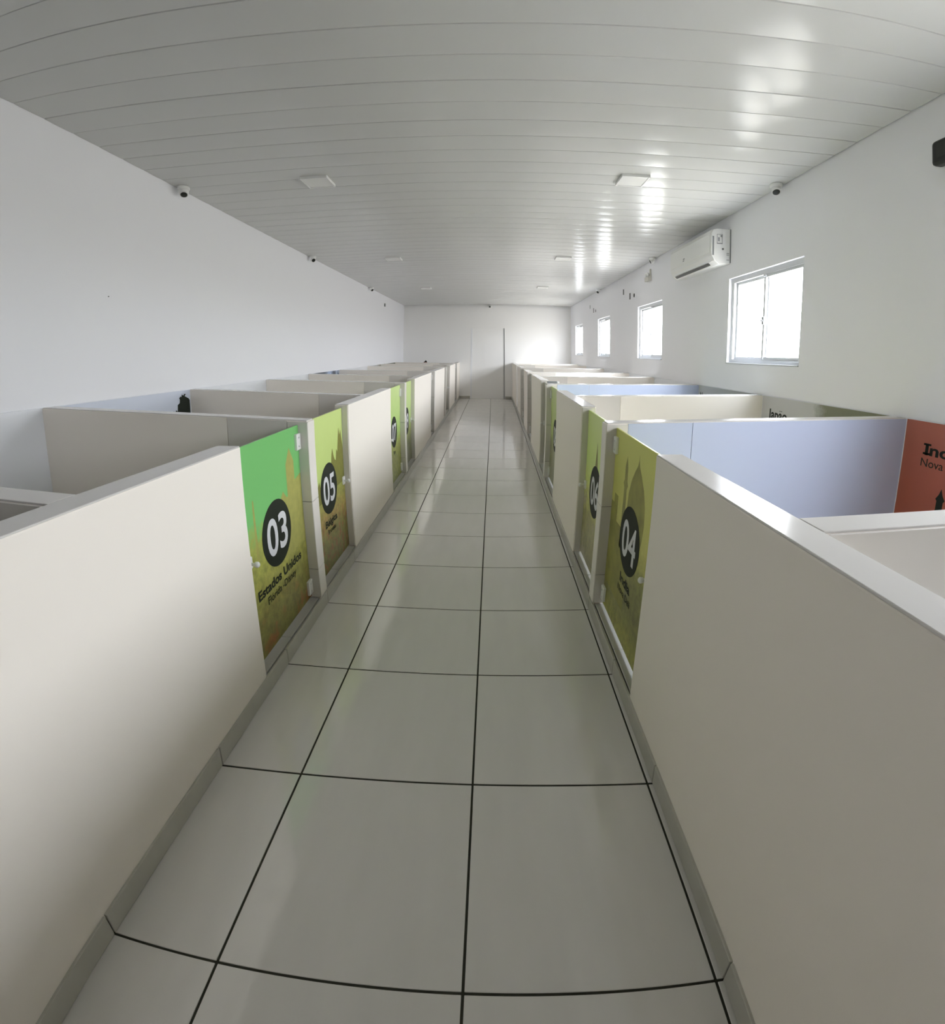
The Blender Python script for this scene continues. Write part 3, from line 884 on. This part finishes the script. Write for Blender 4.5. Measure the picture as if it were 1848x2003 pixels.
# ---- emergency light on the right wall
el_ = thing('emergency_light', (WR, 7.18, 2.60), 'small white emergency light with two lamps beyond the air conditioner', 'light')
bbox('battery_box', WR - 0.055, WR - 0.0005, 7.10, 7.28, 2.580, 2.650, M_BEIGE, el_, 0.006, 2)
bbox('bracket', WR - 0.02, WR - 0.0005, 7.11, 7.14, 2.650, 2.760, M_BEIGE, el_, 0.003, 1)
for yy in (7.16, 7.24):
    lathe('lamp_head', [(0.012, 0), (0.026, 0.014), (0.028, 0.030), (0.022, 0.034)], (WR - 0.02, yy, 2.690), (-1, -0.2, -0.3), M_PLAST, el_, 16)
    bbox('lamp_arm', WR - 0.026, WR - 0.016, yy - 0.006, yy + 0.006, 2.648, 2.69, M_PLAST, el_, 0.002, 1)

# ---- open fixing slots where further air conditioners were to hang
def slots(items, which):
    for (yc, z0, z1, rnd, lb) in items:
        if rnd:
            o = lathe('pipe_hole', [(0.034, 0.0), (0.034, 0.003)], (WR - 0.0002, yc, (z0 + z1) / 2), (-1, 0, 0), M_BLACK, None, 24)
        else:
            o = bbox('fixing_slot', WR - 0.004, WR - 0.0002, yc - 0.030, yc + 0.030, z0, z1, M_BLACK if 'pale' not in lb else M_GREYP, None, 0.001, 1)
        tag(o, lb + ' ' + which, 'opening', 'openings in the right wall above the windows')
slots([(8.70, 2.55, 2.65, False, 'narrow dark slot, leftmost of the three marks'), (8.27, 2.42, 2.53, False, 'narrow dark slot, middle of the three marks'),
       (8.02, 2.425, 2.50, True, 'round dark pipe hole beside two slots')], 'above the second window')
slots([(11.83, 2.56, 2.65, False, 'narrow pale slot, leftmost of the three marks'), (11.40, 2.43, 2.54, False, 'narrow dark slot, middle of the three marks'),
       (11.17, 2.425, 2.49, True, 'round dark pipe hole beside two slots')], 'above the third window')

# ---- black box at the right edge, sensor box and screw on the left wall
sp = thing('wall_speaker', (WR, 2.12, 2.49), 'black rounded box high on the right wall at the picture edge', 'speaker')
bbox('housing', WR - 0.075, WR - 0.0005, 1.945, 2.275, 2.482, 2.615, M_BLACK, sp, 0.022, 4)
bbox('grille', WR - 0.079, WR - 0.074, 2.00, 2.235, 2.517, 2.590, mat('dark_grille', (0.03, 0.032, 0.026, 1), 0.7), sp, 0.002, 1)
bx = thing('junction_box', (WL, 12.05, 2.61), 'tiny grey box high on the left wall near the back corner', 'box')
bbox('cover', WL + 0.0003, WL + 0.022, 12.01, 12.09, 2.60, 2.68, M_GREYP, bx, 0.004, 2)
sc = thing('wall_screw', (WL, 2.962, 1.869), 'tiny dark screw alone on the left wall', 'screw')
lathe('screw_head', [(0.004, 0), (0.004, 0.004), (0.002, 0.006)], (WL, 2.962, 1.869), (1, 0, 0), M_GREYP, sc, 10)

# ---- grey bar lying on the post beyond door 08
bar = thing('grey_bar', (0.66, 5.32, HP + 0.02), 'grey bar with a white end lying on the post beyond door 08', 'bar')
bbox('rod', 0.585, 0.690, 5.300, 5.335, HP + 0.006, HP + 0.030, M_GREYP, bar, 0.003, 1)
bbox('end_cap', 0.690, 0.715, 5.298, 5.337, HP + 0.006, HP + 0.032, M_PLAST, bar, 0.004, 1)
